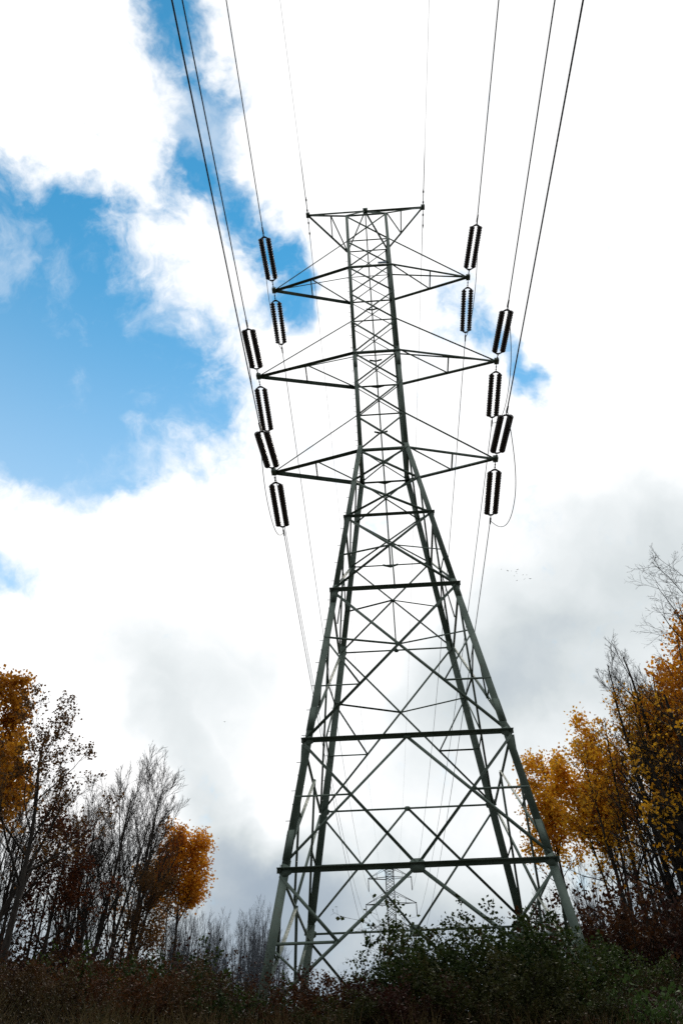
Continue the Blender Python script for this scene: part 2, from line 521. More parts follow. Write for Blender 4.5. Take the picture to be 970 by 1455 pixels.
def corner(sx, sy, z, sq=half):
    a = sq(z)
    return np.array([sx * a, sy * a, z])

# legs, with step bolts on two of them
for sx, sy in ((-1, -1), (1, -1), (-1, 1), (1, 1)):
    mb = MB()
    for z0, z1, w in ((ZB, ZN4, 0.225), (ZN4, ZN2, 0.21), (ZN2, ZW, 0.19), (ZW, ZA2, 0.175), (ZA2, ZT, 0.155)):
        th = w * 0.11
        u = np.array([-sx, 0, 0.0]); v = np.array([0, -sy, 0.0])
        sec = [(0, 0), (w, 0), (w, th), (th, th), (th, w), (0, w)]
        if sx * sy > 0: sec = sec[::-1]
        mb.prism(corner(sx, sy, z0) - u * 0.01 - v * 0.01, corner(sx, sy, z1 + (0.25 if z1 < ZT else 0)) - u * 0.01 - v * 0.01, sec[::-1], u, v)
    # splice plates proud of the leg
    for z in (ZN4 + 0.3, ZN3 + 0.35, ZN2 - 0.5, ZA2 - 1.0):
        c0, c1 = corner(sx, sy, z), corner(sx, sy, z + 0.75)
        u = np.array([-sx, 0, 0.0]); v = np.array([0, -sy, 0.0])
        for a, b in ((u, v), (v, u)):
            mb.prism(c0 - b * 0.024, c1 - b * 0.024, [(0.01, 0), (0.17, 0), (0.17, 0.013), (0.01, 0.013)], a, b)
    leg = mb.build('leg', 'steel', tower)
    if (sx, sy) in ((-1, 1), (-1, -1)):
        z = 8.5
        k = 0
        sb = MB()
        while z < 40:
            c = corner(sx, sy, z)
            d = np.array([-1.0, 0, 0]) if k % 2 else np.array([0, sy * 1.0, 0])
            sb.tube([c, c + d * 0.12], [0.009, 0.009], 5)
            z += 0.42; k += 1
        tag(sb.build('step_bolts', 'fitting', leg), kind='stuff')
    fb_ = MB()
    c = corner(sx, sy, ZB)
    g = float(hgt(c[0], c[1]))
    fb_.lathe((c[0], c[1], ZB - 0.9), (c[0], c[1], 9), [(0, 0.34), (g - ZB + 1.1, 0.32), (g - ZB + 1.14, 0.29), (g - ZB + 1.14, 0.0)], 14)
    fb_.build('footing', 'concrete', tower)

FACES = [((-1, -1), (1, -1), (0, -1, 0)), ((1, -1), (1, 1), (1, 0, 0)), ((1, 1), (-1, 1), (0, 1, 0)), ((-1, 1), (-1, -1), (-1, 0, 0))]
for fi, (ca, cb, nrm) in enumerate(FACES):
    near = fi == 0
    A = lambda z: corner(ca[0], ca[1], z)
    B = lambda z: corner(cb[0], cb[1], z)
    M = lambda z: (A(z) + B(z)) / 2
    def on(p, q, z):
        t = (z - p[2]) / (q[2] - p[2]); return p + (q - p) * t
    # cage
    lv = [ZT, ZTT, ZA1, ZQ1, ZT2, ZA2, ZQ2, ZT3, ZW]
    for z1, z0 in zip(lv[:-1], lv[1:]):
        bar('diagonal_brace', tower, A(z1), B(z0), nrm, 0.058)
        bar('diagonal_brace', tower, B(z1), A(z0), nrm, 0.05, True)
    for z, w in ((ZT, 0.07), (ZTT, 0.045), (ZA1, 0.09), (ZT2, 0.045), (ZA2, 0.10), (ZT3, 0.045), (ZW, 0.10)):
        bar('horizontal_strut', tower, A(z), B(z), nrm, w)
    # waist to first belt: two crossed panels
    for z1, z0 in ((ZW, ZM), (ZM, ZN1)):
        bar('diagonal_brace', tower, A(z1), B(z0), nrm, 0.070)
        bar('diagonal_brace', tower, B(z1), A(z0), nrm, 0.062, True, out=True)
    for z, w in ((ZN1, 0.115 if near else 0.075), (ZN2, 0.15 if near else 0.085), (ZN3, 0.155 if near else 0.085), (ZN4, 0.16 if near else 0.09)):
        if fi in (1, 3): w = 0.11
        bar('horizontal_strut', tower, A(z), B(z), nrm, w * 0.74, ext=0.10, out=True)
    # second panel
    bar('diagonal_brace', tower, A(ZN1), B(ZN2), nrm, 0.070)
    bar('diagonal_brace', tower, B(ZN1), A(ZN2), nrm, 0.062, True, out=True)
    zc = ZN1 + (ZN2 - ZN1) * half(ZN1) / (half(ZN1) + half(ZN2)); X = M(zc)
    bar('redundant_brace', tower, A(18.5), X, nrm, 0.046)
    bar('redundant_brace', tower, B(18.5), X, nrm, 0.046)
    bar('redundant_brace', tower, X, M(ZN2), nrm, 0.046)
    # third panel
    bar('diagonal_brace', tower, A(ZN2), B(ZN3), nrm, 0.070)
    bar('diagonal_brace', tower, B(ZN2), A(ZN3), nrm, 0.068, True, out=True)
    zc = ZN2 + (ZN3 - ZN2) * half(ZN2) / (half(ZN2) + half(ZN3)); X = M(zc)
    for S in (A, B):
        q = on(X, S(ZN3), 13.1)
        bar('redundant_brace', tower, S(14.95), X, nrm, 0.05)
        bar('redundant_brace', tower, S(14.95), q, nrm, 0.05)
        bar('redundant_brace', tower, q, S(13.1), nrm, 0.046)
    # fourth panel: crossed pair either side of the middle
    for S in (A, B):
        bar('diagonal_brace', tower, M(ZN3), S(ZN4 + 0.12), nrm, 0.070)
        bar('diagonal_brace', tower, S(ZN3 - 0.12), M(ZN4), nrm, 0.068, True, out=True)
        zc = ZN3 + (ZN4 - ZN3) * half(ZN3) / (half(ZN3) + half(ZN4))
        q = on(M(ZN3), S(ZN4), zc)
        bar('redundant_brace', tower, q, S(zc), nrm, 0.05)
        # foot panel
        bar('diagonal_brace', tower, M(ZN4), S(ZB + 0.1), nrm, 0.08)
        q = on(M(ZN4), S(ZB + 0.1), ZN5)
        bar('redundant_brace', tower, S(ZN4 - 0.12), q, nrm, 0.075)
        bar('redundant_brace', tower, q, S(ZN5), nrm, 0.070)
        q2 = on(M(ZN4), S(ZB + 0.1), 5.2)
        bar('redundant_brace', tower, S(ZN5), q2, nrm, 0.05)
    # gusset plates
    ee = unit(B(ZN4) - A(ZN4)); nn3 = np.array(nrm, float)
    for z, w in ((ZN1, 0.22), (ZN2, 0.26), (ZN3, 0.30), (ZN4, 0.33), (ZW, 0.21), (ZA2, 0.19), (ZA1, 0.18)):
        for S, sg in ((A, 1), (B, -1)):
            g = MB()
            c = S(z) + nn3 * 0.022
            q = [(0.02, w * 0.55), (0.02, -w * 0.62), (w * 0.45, -w * 0.5), (w * 0.85, -0.08), (w * 0.85, 0.06), (w * 0.4, w * 0.42)]
            if sg < 0: q = q[::-1]
            sl = (half(z - 0.5) - half(z + 0.5))
            g.prism(c, c + nn3 * 0.01, [(a_ + sl * b_ * 1.0, b_) for a_, b_ in q], ee * sg, (0, 0, 1))
            g.build('gusset_plate', 'steel', tower)
    e = unit(B(ZN4) - A(ZN4)); n3 = np.array(nrm, float)
    for c, w, h in ((M(ZN4), 0.38, 0.30), (M(ZN3), 0.20, 0.14), (M(ZN2), 0.16, 0.12)):
        g = MB()
        c = c + n3 * 0.03
        g.prism(c, c + n3 * 0.012, [(-w / 2, -h * 0.3), (-w * 0.3, -h * 0.6), (w * 0.3, -h * 0.6), (w / 2, -h * 0.3), (w / 2, h * 0.3), (w * 0.25, h * 0.55), (-w * 0.25, h * 0.55), (-w / 2, h * 0.3)], e, (0, 0, 1))
        g.build('gusset_plate', 'steel', tower)

# peak
apex = np.array([0, 0, ZAPEX])
for sx in (-1, 1):
    for sy in (-1, 1):
        bar('peak_strut', tower, corner(sx, sy, ZT), apex, (sx, sy, 0.4), 0.075)
g = MB(); g.box(apex, 0.26, 0.30, 0.20); g.build('gusset_plate', 'steel', tower)

def cross_arm(X, z, zroot, ztie, s, wn, wf, top=False):
    tip = np.array([s * X, 0, z])
    nr, fr = corner(s, -1, zroot), corner(s, 1, zroot)
    mb = MB()
    angle_bar(mb, nr, tip, (0, -0.4, 1), wn)
    angle_bar(mb, fr, tip, (0, 0.4, 1), wf)
    mb.box(tip, 0.20, 0.26, 0.17)
    arm = mb.build('cross_arm', 'steel', tower)
    mid = lambda a, f: a + (tip - a) * f
    f = 0.5 if not top else 0.38
    bar('arm_brace', arm, mid(nr, f), mid(fr, f), (0, 0, 1), 0.06)
    if s < 0:
        bar('arm_brace', arm, mid(nr, f), fr, (0, 0, 1), 0.07)
    else:
        bar('arm_brace', arm, nr, mid(fr, f), (0, 0, 1), 0.07)
    if top:
        bar('arm_chord', arm, tip, apex, (0, 0, 1), 0.10)
    else:
        bar('arm_tie', arm, corner(s, -1, ztie), tip, (0, -1, 0.3), 0.05)
        bar('arm_tie', arm, corner(s, 1, ztie), tip, (0, 1, 0.3), 0.05)
    return tip

ARMS = {'top': (4.958, ZA1, ZTT), 'middle': (5.47, ZA2, ZT2), 'bottom': (4.57, ZW, ZT3)}
for X, z, zt in ARMS.values():
    for s in (-1, 1):
        cross_arm(X, z, z, zt, s, 0.105, 0.135)
for s in (-1, 1):
    cross_arm(3.25, ZAPEX, ZT, 0, s, 0.07, 0.10, True)

# climbing rail up the far face with its brackets, and the number plate
rl = MB()
pts = [(0.0, half(z) + 0.03 if z <= ZT else half(ZT) * (ZAPEX - z) / (ZAPEX - ZT), z) for z in np.linspace(ZN1, ZAPEX, 24)]
for a, b in zip(pts[:-1], pts[1:]):
    rl.prism(a, b, [(-0.03, -0.02), (0.03, -0.02), (0.03, 0.02), (-0.03, 0.02)], (1, 0, 0), (0, 1, 0))
rail = rl.build('climbing_rail', 'steel', tower)
for z in (ZN1, ZW, ZQ2 - 1.0, ZA2, ZA2 + 1.9, ZA1 - 0.6):
    b_ = MB(); y = half(z) + 0.05
    b_.prism((-0.30, y, z + 0.04), (0, y, z - 0.06), [(-0.03, -0.03), (0.03, -0.03), (0.03, 0.03), (-0.03, 0.03)], (0, 1, 0), (0, 0, 1))
    b_.prism((0.30, y, z + 0.04), (0, y, z - 0.06), [(-0.03, -0.03), (0.03, -0.03), (0.03, 0.03), (-0.03, 0.03)], (0, 1, 0), (0, 0, 1))
    b_.build('rail_bracket', 'steel', rail)
pl = MB(); pl.box((0.62, -half(ZA1) - 0.06, ZA1 + 0.10), 0.42, 0.015, 0.16); pl.build('number_plate', 'sign_blue', tower)

# ------------------------------------------------------------------ insulators and conductors
NDISC, PITCHD = 17, 0.143
def disc_mesh():
    mb = MB()
    for k in range(NDISC):
        t = k * PITCHD
        mb.lathe((0, 0, 0), (0, 0, 1), [(t, 0.06), (t + 0.04, 0.066), (t + 0.052, 0.085), (t + 0.078, 0.124), (t + 0.108, 0.130), (t + 0.112, 0.095), (t + 0.143, 0.06)], 12)
    return mesh_np('disc_string', np.concatenate(mb.v), [np.concatenate(x) for x in mb.f.values()], 'porcelain', True)
DISC = disc_mesh()

def place_axis(o, p, d):
    o.location = p
    o.rotation_mode = 'QUATERNION'
    o.rotation_quaternion = Vector(d).to_track_quat('Z', 'Y')

def twin_insulator(tip, d, length, label, sep=0.36):
    """tension set from the arm tip along unit direction d; returns the conductor end"""
    d = unit(d)
    side = unit(np.cross(d, (0, 0, 1)))
    t = thing('insulator_string', label, 'insulator', tuple(tip), 'twin insulator sets at the cross-arm tips')
    ln = NDISC * PITCHD
    s0 = length - 0.25 - ln
    lk = MB()
    lk.tube([d * 0.05, d * (s0 - 0.14)], [0.018, 0.018], 6)
    for q in np.arange(0.15, s0 - 0.2, 0.14):
        lk.lathe(d * q, d * (q + 1), [(0, 0.02), (0.02, 0.034), (0.06, 0.034), (0.08, 0.02)], 8)
    lk.build('link_rod', 'fitting', t)
    up = np.cross(side, d)
    for a, b in ((s0 - 0.15, s0 - 0.01), (length - 0.10, length - 0.24)):
        y = MB()
        ex = unit(d * (b - a))
        y.prism(d * a - up * 0.01, d * a + up * 0.01,
                [(0, -0.06), (abs(b - a), -sep / 2 - 0.05), (abs(b - a), -sep / 2 + 0.03), (abs(b - a) * 0.6, 0), (abs(b - a), sep / 2 - 0.03), (abs(b - a), sep / 2 + 0.05), (0, 0.06)], ex, side)
        y.build('yoke_plate', 'fitting', t)
    for k in (-1, 1):
        o = link('disc_string', DISC, t)
        p = d * s0 + side * k * sep / 2
        place_axis(o, p, d)
    cl = MB()
    cl.tube([d * (length - 0.12), d * (length + 0.02), d * (length + 0.05), d * (length + 0.42)], [0.02, 0.02, 0.042, 0.034], 8)
    cl.build('dead_end_clamp', 'fitting', t)
    return np.asarray(tip) + d * (length + 0.2)

def wire(name, pts, r, label, group, mat='cable', cat='cable', sides=6):
    mb = MB()
    o0 = np.asarray(pts[0], float)
    mb.tube(np.asarray(pts) - o0, np.full(len(pts), r) if np.isscalar(r) else r, sides)
    o = mb.build(name, mat, None, True)
    o.location = o0
    return tag(o, label, cat, group)

# slope and drift of each set towards the camera: string drift, string slope, length, conductor drift
FRONT = {('top', -1): (0.015, 0.10, 3.35, -0.010), ('middle', -1): (-0.010, 0.18, 3.25, -0.011), ('bottom', -1): (0.025, 0.19, 3.05, -0.014),
         ('top', 1): (0.060, 0.10, 3.20, 0.006), ('middle', 1): (0.040, 0.12, 3.20, 0.009), ('bottom', 1): (0.020, 0.19, 3.15, 0.014)}
FARX, FARY = -1.25, 175.2
BACK = {('top', -1): (-6.15, 52.6, 5.0), ('top', 1): (3.75, 52.6, 4.0), ('middle', -1): (-6.9, 47.1, 4.5), ('middle', 1): (4.7, 47.1, 3.0),
        ('bottom', -1): (-5.6, 41.5, 5.5), ('bottom', 1): (4.6, 41.5, 2.6)}
SIDE = {-1: 'left', 1: 'right'}
for nm, (X, z, _) in ARMS.items():
    for s in (-1, 1):
        tip = np.array([s * X, 0, z])
        ds, ms, L, dc = FRONT[(nm, s)]
        ef = twin_insulator(tip + (0, -0.10, -0.05), (s * ds, -1, -ms), L,
                            f'dark twin insulator string leading up from the {nm} {SIDE[s]} cross-arm tip')
        yv = np.linspace(0, 240, 90) ** 1.0
        yv = 240 * np.linspace(0, 1, 90) ** 1.5
        P = ef + np.stack([s * dc * yv, -yv, -0.11 * yv + 0.11 / 240 * yv * yv], -1)
        wire('power_cable', P, 0.024, f'black power cable running overhead from the {nm} {SIDE[s]} cross-arm', 'power cables overhead')
        fx, fz, S = BACK[(nm, s)]
        m = 0.11
        eb = twin_insulator(tip + (0, 0.10, -0.05), (0, 1, -m), 3.25,
                            f'dark twin insulator string hanging below and behind the {nm} {SIDE[s]} cross-arm tip')
        t = np.linspace(0, 1, 90)[:, None]
        P = eb + (np.array([fx, FARY, fz]) - eb) * t
        P[:, 2] -= 4 * S * (t * (1 - t))[:, 0]
        wire('power_cable', P, 0.019, f'thin power cable from the {nm} {SIDE[s]} cross-arm back to the distant tower', 'power cables to the distant tower')
        # jumper loop under the arm
        u = np.linspace(-1, 1, 40)
        a, b = ef, eb
        mid = (a + b) / 2
        J = np.stack([mid + (b - a) / 2 * k for k in u])
        drop = {'top': 1.0, 'middle': 1.5, 'bottom': 1.9}[nm] if s > 0 else {'top': 1.3, 'middle': 1.4, 'bottom': 1.5}[nm]
        J[:, 2] -= drop * (1 - np.abs(u) ** 2.6)
        J[:, 0] += s * (0.08 if s < 0 else {'top': 0.06, 'middle': 0.18, 'bottom': 0.34}[nm]) * (1 - u * u)
        wire('jumper_loop', J, 0.0155, f'jumper cable looping under the {nm} {SIDE[s]} cross-arm tip', 'jumper loops')

# shield wires at the peak
for s in (-1, 1):
    tip = np.array([s * 3.25, 0, ZAPEX])
    yv = 240 * np.linspace(0, 1, 80) ** 1.5
    P = tip + np.stack([s * 0.004 * yv - (0.012 * yv if s < 0 else -0.004 * yv), -yv - 0.1, -0.07 * yv + 0.07 / 240 * yv * yv - 0.12], -1)
    r = np.where(yv < 3.4, 0.022, 0.0085)
    wire('shield_wire', P, r, f'fine shield wire running overhead from the {SIDE[s]} peak arm', 'shield wires', 'shield_cable', 'wire', 5)
    e1 = np.array([FARX + s * 2.3, FARY, 58.55])
    t = np.linspace(0, 1, 80)[:, None]
    p0 = tip + (0, 0.1, -0.12)
    P = p0 + (e1 - p0) * t
    P[:, 2] -= 4 * 3.0 * (t * (1 - t))[:, 0]
    r = np.where(t[:, 0] < 0.014, 0.018, 0.0085)
    wire('shield_wire', P, r, f'fine shield wire from the {SIDE[s]} peak arm back to the distant tower', 'shield wires', 'shield_cable', 'wire', 5)
    for q, nmq in ((-1, 'facing the camera'), (1, 'behind the tip')):
        cl = MB()
        for k, dd in ((0, 0.30), (1, 0.95)):
            c = np.array([0, q * dd, -0.14 - 0.05 * dd])
            cl.lathe(c, c + np.array([0, q, -0.05]), [(0, 0.01), (0.03, 0.045), (0.14, 0.045), (0.17, 0.01)], 8)
        cl.tube([(0, 0, -0.1), (0, q * 1.2, -0.19)], [0.02, 0.02], 6)
        o = cl.build('wire_clamp', 'fitting', None, True)
        o.location = tip
        tag(o, f'small clamp with dampers on the {SIDE[s]} peak arm tip, {nmq}', 'clamp', 'shield wire clamps')

# ------------------------------------------------------------------ the distant tower
FZ = float(hgt(FARX, FARY))
ft = thing('transmission_tower', 'distant grey lattice tower seen between the legs of the near tower', 'tower', (FARX, FARY, 0))
fa1, fa2, fa3 = 55.55, 50.0, 44.4
def fhalf(z):
    return 1.0 if z >= 43 else 1.0 + (43 - z) * 0.15
def fc(sx, sy, z): return corner(sx, sy, z, fhalf)
for sx, sy in ((-1, -1), (1, -1), (-1, 1), (1, 1)):
    mb = MB()
    for z0, z1 in ((FZ - 0.3, 43.0), (43.0, 57.2)):
        mb.prism(fc(sx, sy, z0), fc(sx, sy, z1), [(0, 0), (0.2, 0), (0.2, 0.02), (0.02, 0.02), (0.02, 0.2), (0, 0.2)][::-1 if sx * sy < 0 else 1], (-sx, 0, 0), (0, -sy, 0))
    mb.build('leg', 'far_steel', ft)
for ca, cb, nrm in FACES:
    lv = [57.2, 56.4, 55.55, 54.2, 52.8, 51.4, 50.0, 48.6, 47.2, 45.8, 44.4, 43.0, 40.5, 37.5, 33.5, 29.5]
    for z1, z0 in zip(lv[:-1], lv[1:]):
        bar('diagonal_brace', ft, fc(*ca, z1), fc(*cb, z0), nrm, 0.11, mat='far_steel')
        bar('diagonal_brace', ft, fc(*cb, z1), fc(*ca, z0), nrm, 0.10, True, mat='far_steel')
    for z in (57.2, 55.55, 50.0, 44.4, 43.0, 37.5, 33.5, 29.5):
        bar('horizontal_strut', ft, fc(*ca, z), fc(*cb, z), nrm, 0.13, mat='far_steel')
fap = np.array([0, 0, 58.5])
for sx in (-1, 1):
    for sy in (-1, 1):
        bar('peak_strut', ft, fc(sx, sy, 57.2), fap, (sx, sy, 0.3), 0.1, mat='far_steel')
FA = {'top': (4.98, fa1, 57.6), 'middle': (5.70, fa2, 52.3), 'bottom': (5.1, fa3, 46.6)}
for nm, (X, z, zt) in list(FA.items()) + [('peak', (2.3, 58.6, 57.3))]:
    for s in (-1, 1):
        tip = np.array([s * X, 0, z])
        mb = MB()
        if nm == 'peak':
            angle_bar(mb, fap, tip, (0, 0, 1), 0.11)
            for sy in (-1, 1): angle_bar(mb, fc(s, sy, 57.2), tip, (0, sy, 1), 0.11)
        else:
            for sy in (-1, 1): angle_bar(mb, fc(s, sy, z), tip, (0, sy * 0.4, 1), 0.15)
        mb.box(tip, 0.2, 0.25, 0.2)
        arm = mb.build('cross_arm', 'far_steel', ft)
        if nm != 'peak':
            for sy in (-1, 1):
                bar('arm_tie', arm, fc(s, sy, zt), tip, (0, sy, 0.3), 0.10, mat='far_steel')
                a = fc(s, sy, z); c = (a + tip) / 2; c2 = (fc(s, sy, zt) + tip) / 2
                bar('arm_brace', arm, c, c2, (0, sy, 0), 0.08, mat='far_steel')
            bar('arm_brace', arm, (fc(s, -1, z) + tip) / 2, (fc(s, 1, z) + tip) / 2, (0, 0, 1), 0.08, mat='far_steel')
            o = thing('insulator_string', f'thin insulator string hanging from the {nm} {SIDE[s]} arm of the distant tower', 'insulator',
                      (FARX + tip[0], FARY, z), 'insulators on the distant tower')
            ds_ = link('disc_string', DISC, o)
            place_axis(ds_, (0, 0, -0.25), (0, 0, -1))
            c_ = MB()
            c_.tube([(0, 0, 0), (0, 0, -0.3)], [0.05, 0.05], 6)
            c_.tube([(0, -0.35, -2.78), (0, 0, -2.68), (0, 0.35, -2.78)], [0.05, 0.09, 0.05], 6)
            c_.build('suspension_clamp', 'fitting', o)

# ------------------------------------------------------------------ vegetation generators
def norm(a):
    return a / (np.linalg.norm(a, axis=-1, keepdims=True) + 1e-9)

def shoot(rng, base, d, L, n, wander, up, curl=0.0):
    k = len(base)
    P = np.zeros((k, n, 3)); P[:, 0] = base
    d = d.copy()
    for i in range(1, n):
        d = norm(d + rng.normal(0, wander, (k, 3)) + np.array([0, 0, up + curl * i]))
        P[:, i] = P[:, i - 1] + d * (L / (n - 1))[:, None]
    return P

def kids(rng, P, r, L, m, t0, t1, ang, angj, ratio, taper, rr, mode='even'):
    """m children on every parent polyline"""
    k, n, _ = P.shape
    t = t0 + (t1 - t0) * (np.arange(m)[None] + rng.uniform(0.1, 0.9, (k, m))) / m
    f = t * (n - 1)
    i = np.clip(f.astype(int), 0, n - 2)
    w = (f - i)[..., None]
    K = np.arange(k)[:, None]
    base = P[K, i] * (1 - w) + P[K, i + 1] * w
    pd = norm(P[K, i + 1] - P[K, i])
    phi = np.arange(m)[None] * 2.4 + rng.uniform(0, 6.28, (k, 1)) + rng.normal(0, 0.4, (k, m))
    ref = np.where(np.abs(pd[..., 2:3]) > 0.9, np.array([1.0, 0, 0]), np.array([0, 0, 1.0]))
    u = norm(np.cross(pd, ref)); v = np.cross(pd, u)
    a = np.radians(ang + rng.normal(0, angj, (k, m)))[..., None]
    d = np.cos(a) * pd + np.sin(a) * (np.cos(phi)[..., None] * u + np.sin(phi)[..., None] * v)
    Lc = L[:, None] * ratio * (1 - taper * (t - t0) / max(1e-6, t1 - t0)) * rng.uniform(0.7, 1.25, (k, m))
    ri = r[K, i] * (1 - w[..., 0]) + r[K, i + 1] * w[..., 0]
    rc = np.minimum(ri * rr, ri * 0.9)
    return base.reshape(-1, 3), norm(d).reshape(-1, 3), Lc.ravel(), rc.ravel()

def taper_r(r0, n, tip=0.25, power=1.0):
    t = np.linspace(0, 1, n)[None]
    return r0[:, None] * (1 - (1 - tip) * t ** power)

def build_plants(rng, spec):
    """spec['stems']: list of (base, dir, length, radius); spec['levels']: branching levels. Returns polylines per level."""
    st = spec['stems']
    base = np.array([s[0] for s in st], float); d = norm(np.array([s[1] for s in st], float))
    L = np.array([s[2] for s in st], float); r0 = np.array([s[3] for s in st], float)
    n = spec.get('n0', 14)
    P = shoot(rng, base, d, L, n, spec.get('w0', 0.05), spec.get('u0', 0.03), spec.get('c0', 0.0))
    r = taper_r(r0, n, 0.12, 0.9)
    out = [(P, r)]
    for lv in spec['levels']:
        b, d, L, rc = kids(rng, out[-1][0], out[-1][1], L, lv['m'], lv.get('t0', 0.3), lv.get('t1', 0.98), lv['ang'], lv.get('angj', 8), lv['ratio'], lv.get('taper', 0.5), lv.get('rr', 0.55))
        rc = np.maximum(rc, lv.get('rmin', 0.005))
        n = lv.get('n', 6)
        P = shoot(rng, b, d, L, n, lv.get('w', 0.12), lv.get('up', 0.06), lv.get('curl', 0.0))
        out.append((P, taper_r(rc, n, 0.3)))
    return out

def leaves_on(rng, lev, count, size, jitter, clump=0.0, zmin=None, keep=None, droop=0.3, wide=0.8):
    pts = np.concatenate([P[:, P.shape[1] // 3:].reshape(-1, 3) for P, _ in lev])
    idx = rng.integers(0, len(pts), int(count * 2.2))
    c = pts[idx] + rng.normal(0, jitter, (len(idx), 3))
    if clump > 0:
        s = spec_noise(c, rng)
        c = c[s > clump]
    if zmin is not None:
        c = c[c[:, 2] > zmin + rng.normal(0, 0.6, len(c))]
    if keep is not None:
        c = c[keep(c)]
    c = c[:count]
    k = len(c)
    sz = size * rng.uniform(0.6, 1.25, k)[:, None]
    a = norm(rng.normal(0, 1, (k, 3)) + np.array([0, 0, -droop]))
    nrm = norm(rng.normal(0, 1, (k, 3)) + np.array([0, 0, 0.5]))
    b = norm(np.cross(a, nrm)); nn = np.cross(a, b)
    v = np.stack([c - a * sz * 0.5, c + b * sz * 0.5 * wide + nn * sz * 0.12 - a * sz * 0.05, c + a * sz * 0.5, c - b * sz * 0.5 * wide + nn * sz * 0.12 - a * sz * 0.05], 1).reshape(-1, 3)
    i = np.arange(k)[:, None] * 4
    f = np.concatenate([i + np.array([[0, 1, 2]]), i + np.array([[0, 2, 3]])], 0)
    return v, f

def spec_noise(c, rng):
    s = np.zeros(len(c))
    for fr, am in ((0.9, 1.0), (1.7, 0.8), (3.1, 0.6)):
        for _ in range(3):
            k = rng.normal(0, 1, 3); k = k / np.linalg.norm(k) * fr * 2
            s += am * np.sin(c @ k + rng.uniform(0, 6.28))
    return s

def poly_mesh(name, levs, sides, mat, smooth=True):
    vs, fs, n = [], [], 0
    for (P, r), sd_ in zip(levs, sides):
        v, f = tube_arrays(P, r, sd_)
        vs.append(v); fs.append(f + n); n += len(v)
    return mesh_np(name, np.concatenate(vs), [np.concatenate(fs)], mat, smooth)

def tree_meshes(seed, H, spec, bark_m, leaf_m=None, nleaf=0, lsize=0.13, ljit=0.12, clump=-9, zmin=None, keep=None, lev_from=-2):
    rng = np.random.default_rng(seed)
    lv = build_plants(rng, spec)
    top = max(P[..., 2].max() for P, _ in lv)
    k = H / top
    lv = [(P * k, r * max(k, 0.8)) for P, r in lv]
    sides = [8, 6, 4, 3, 3][:len(lv)]
    trunk = poly_mesh('trunk', lv[:2], sides[:2], bark_m)
    twigs = poly_mesh('branches', lv[2:], sides[2:], bark_m)
    crown = None
    if nleaf:
        v, f = leaves_on(rng, lv[lev_from:], nleaf, lsize, ljit, clump, zmin * H if zmin is not None else None, keep)
        crown = mesh_np('crown', v, [f], leaf_m)
    return trunk, twigs, crown

def put_tree(name, meshes, x, y, label, cat='tree', group=None, rz=0.0, scale=1.0, lean=(0, 0)):
    trunk, twigs, crown = meshes
    t = thing(name, label, cat, (x, y, float(hgt(x, y)) - 0.12), group, rz)
    t.rotation_euler = (lean[0], lean[1], rz)
    t.scale = (scale, scale, scale)
    link('trunk', trunk, t)
    if crown is not None:
        c = link('crown', crown, t)
        link('branches', twigs, c)
    else:
        link('crown', twigs, t)
    return t

def S1(H, r, lean=(0, 0), spread=()):
    st = [((0, 0, 0), (lean[0], lean[1], 1), H, r)]
    for a, b, f in spread:
        st.append(((0.12 * math.cos(a), 0.12 * math.sin(a), 0), (b * math.cos(a), b * math.sin(a), 1), H * f, r * 0.75))
    return st

def LV(m1, a1, q1, t1, m2=7, a2=42, q2=0.5, m3=6, a3=38, q3=0.5, m4=4, a4=34, q4=0.5, up1=0.06, up2=0.05, up3=0.04, w=0.10, taper=0.5):
    L = [dict(m=m1, ang=a1, angj=8, ratio=q1, t0=t1, t1=0.97, taper=taper, rr=0.5, n=10, w=w * 0.8, up=up1),
         dict(m=m2, ang=a2, angj=10, ratio=q2, t0=0.2, rr=0.5, n=7, w=w, up=up2, rmin=0.008),
         dict(m=m3, ang=a3, angj=10, ratio=q3, t0=0.15, rr=0.55, n=5, w=w * 1.1, up=up3, rmin=0.006)]
    if m4:
        L.append(dict(m=m4, ang=a4, angj=10, ratio=q4, t0=0.15, rr=0.6, n=4, w=w * 1.1, up=up3, rmin=0.0045))
    return L

# ------------------------------------------------------------------ trees on the left
# orange tree at the picture's left edge
put_tree('maple_tree', tree_meshes(11, 13.9, dict(stems=S1(13, 0.20), levels=LV(20, 44, 0.27, 0.40, 7, 42, 0.5, 6, 40, 0.5, 0, up1=0.05)), 'bark_dark',
         'leaf_amber', 24000, 0.17, 0.20, -1.6, 0.48), -16.9, 5.3, 'dense rusty orange tree cut by the left edge of the picture')
# tall thin-leaved tree beside it
put_tree('poplar_tree', tree_meshes(23, 12.4, dict(stems=S1(12, 0.19), w0=0.045, levels=LV(12, 46, 0.44, 0.34, 7, 42, 0.5, 7, 40, 0.5, 4, up1=0.10, up2=0.07, taper=0.55)), 'bark_dark',
         'leaf_brown', 5200, 0.105, 0.06, -0.8, 0.42), -13.14, 3.6, 'tall half bare tree with scattered brown leaves beside the left orange tree')
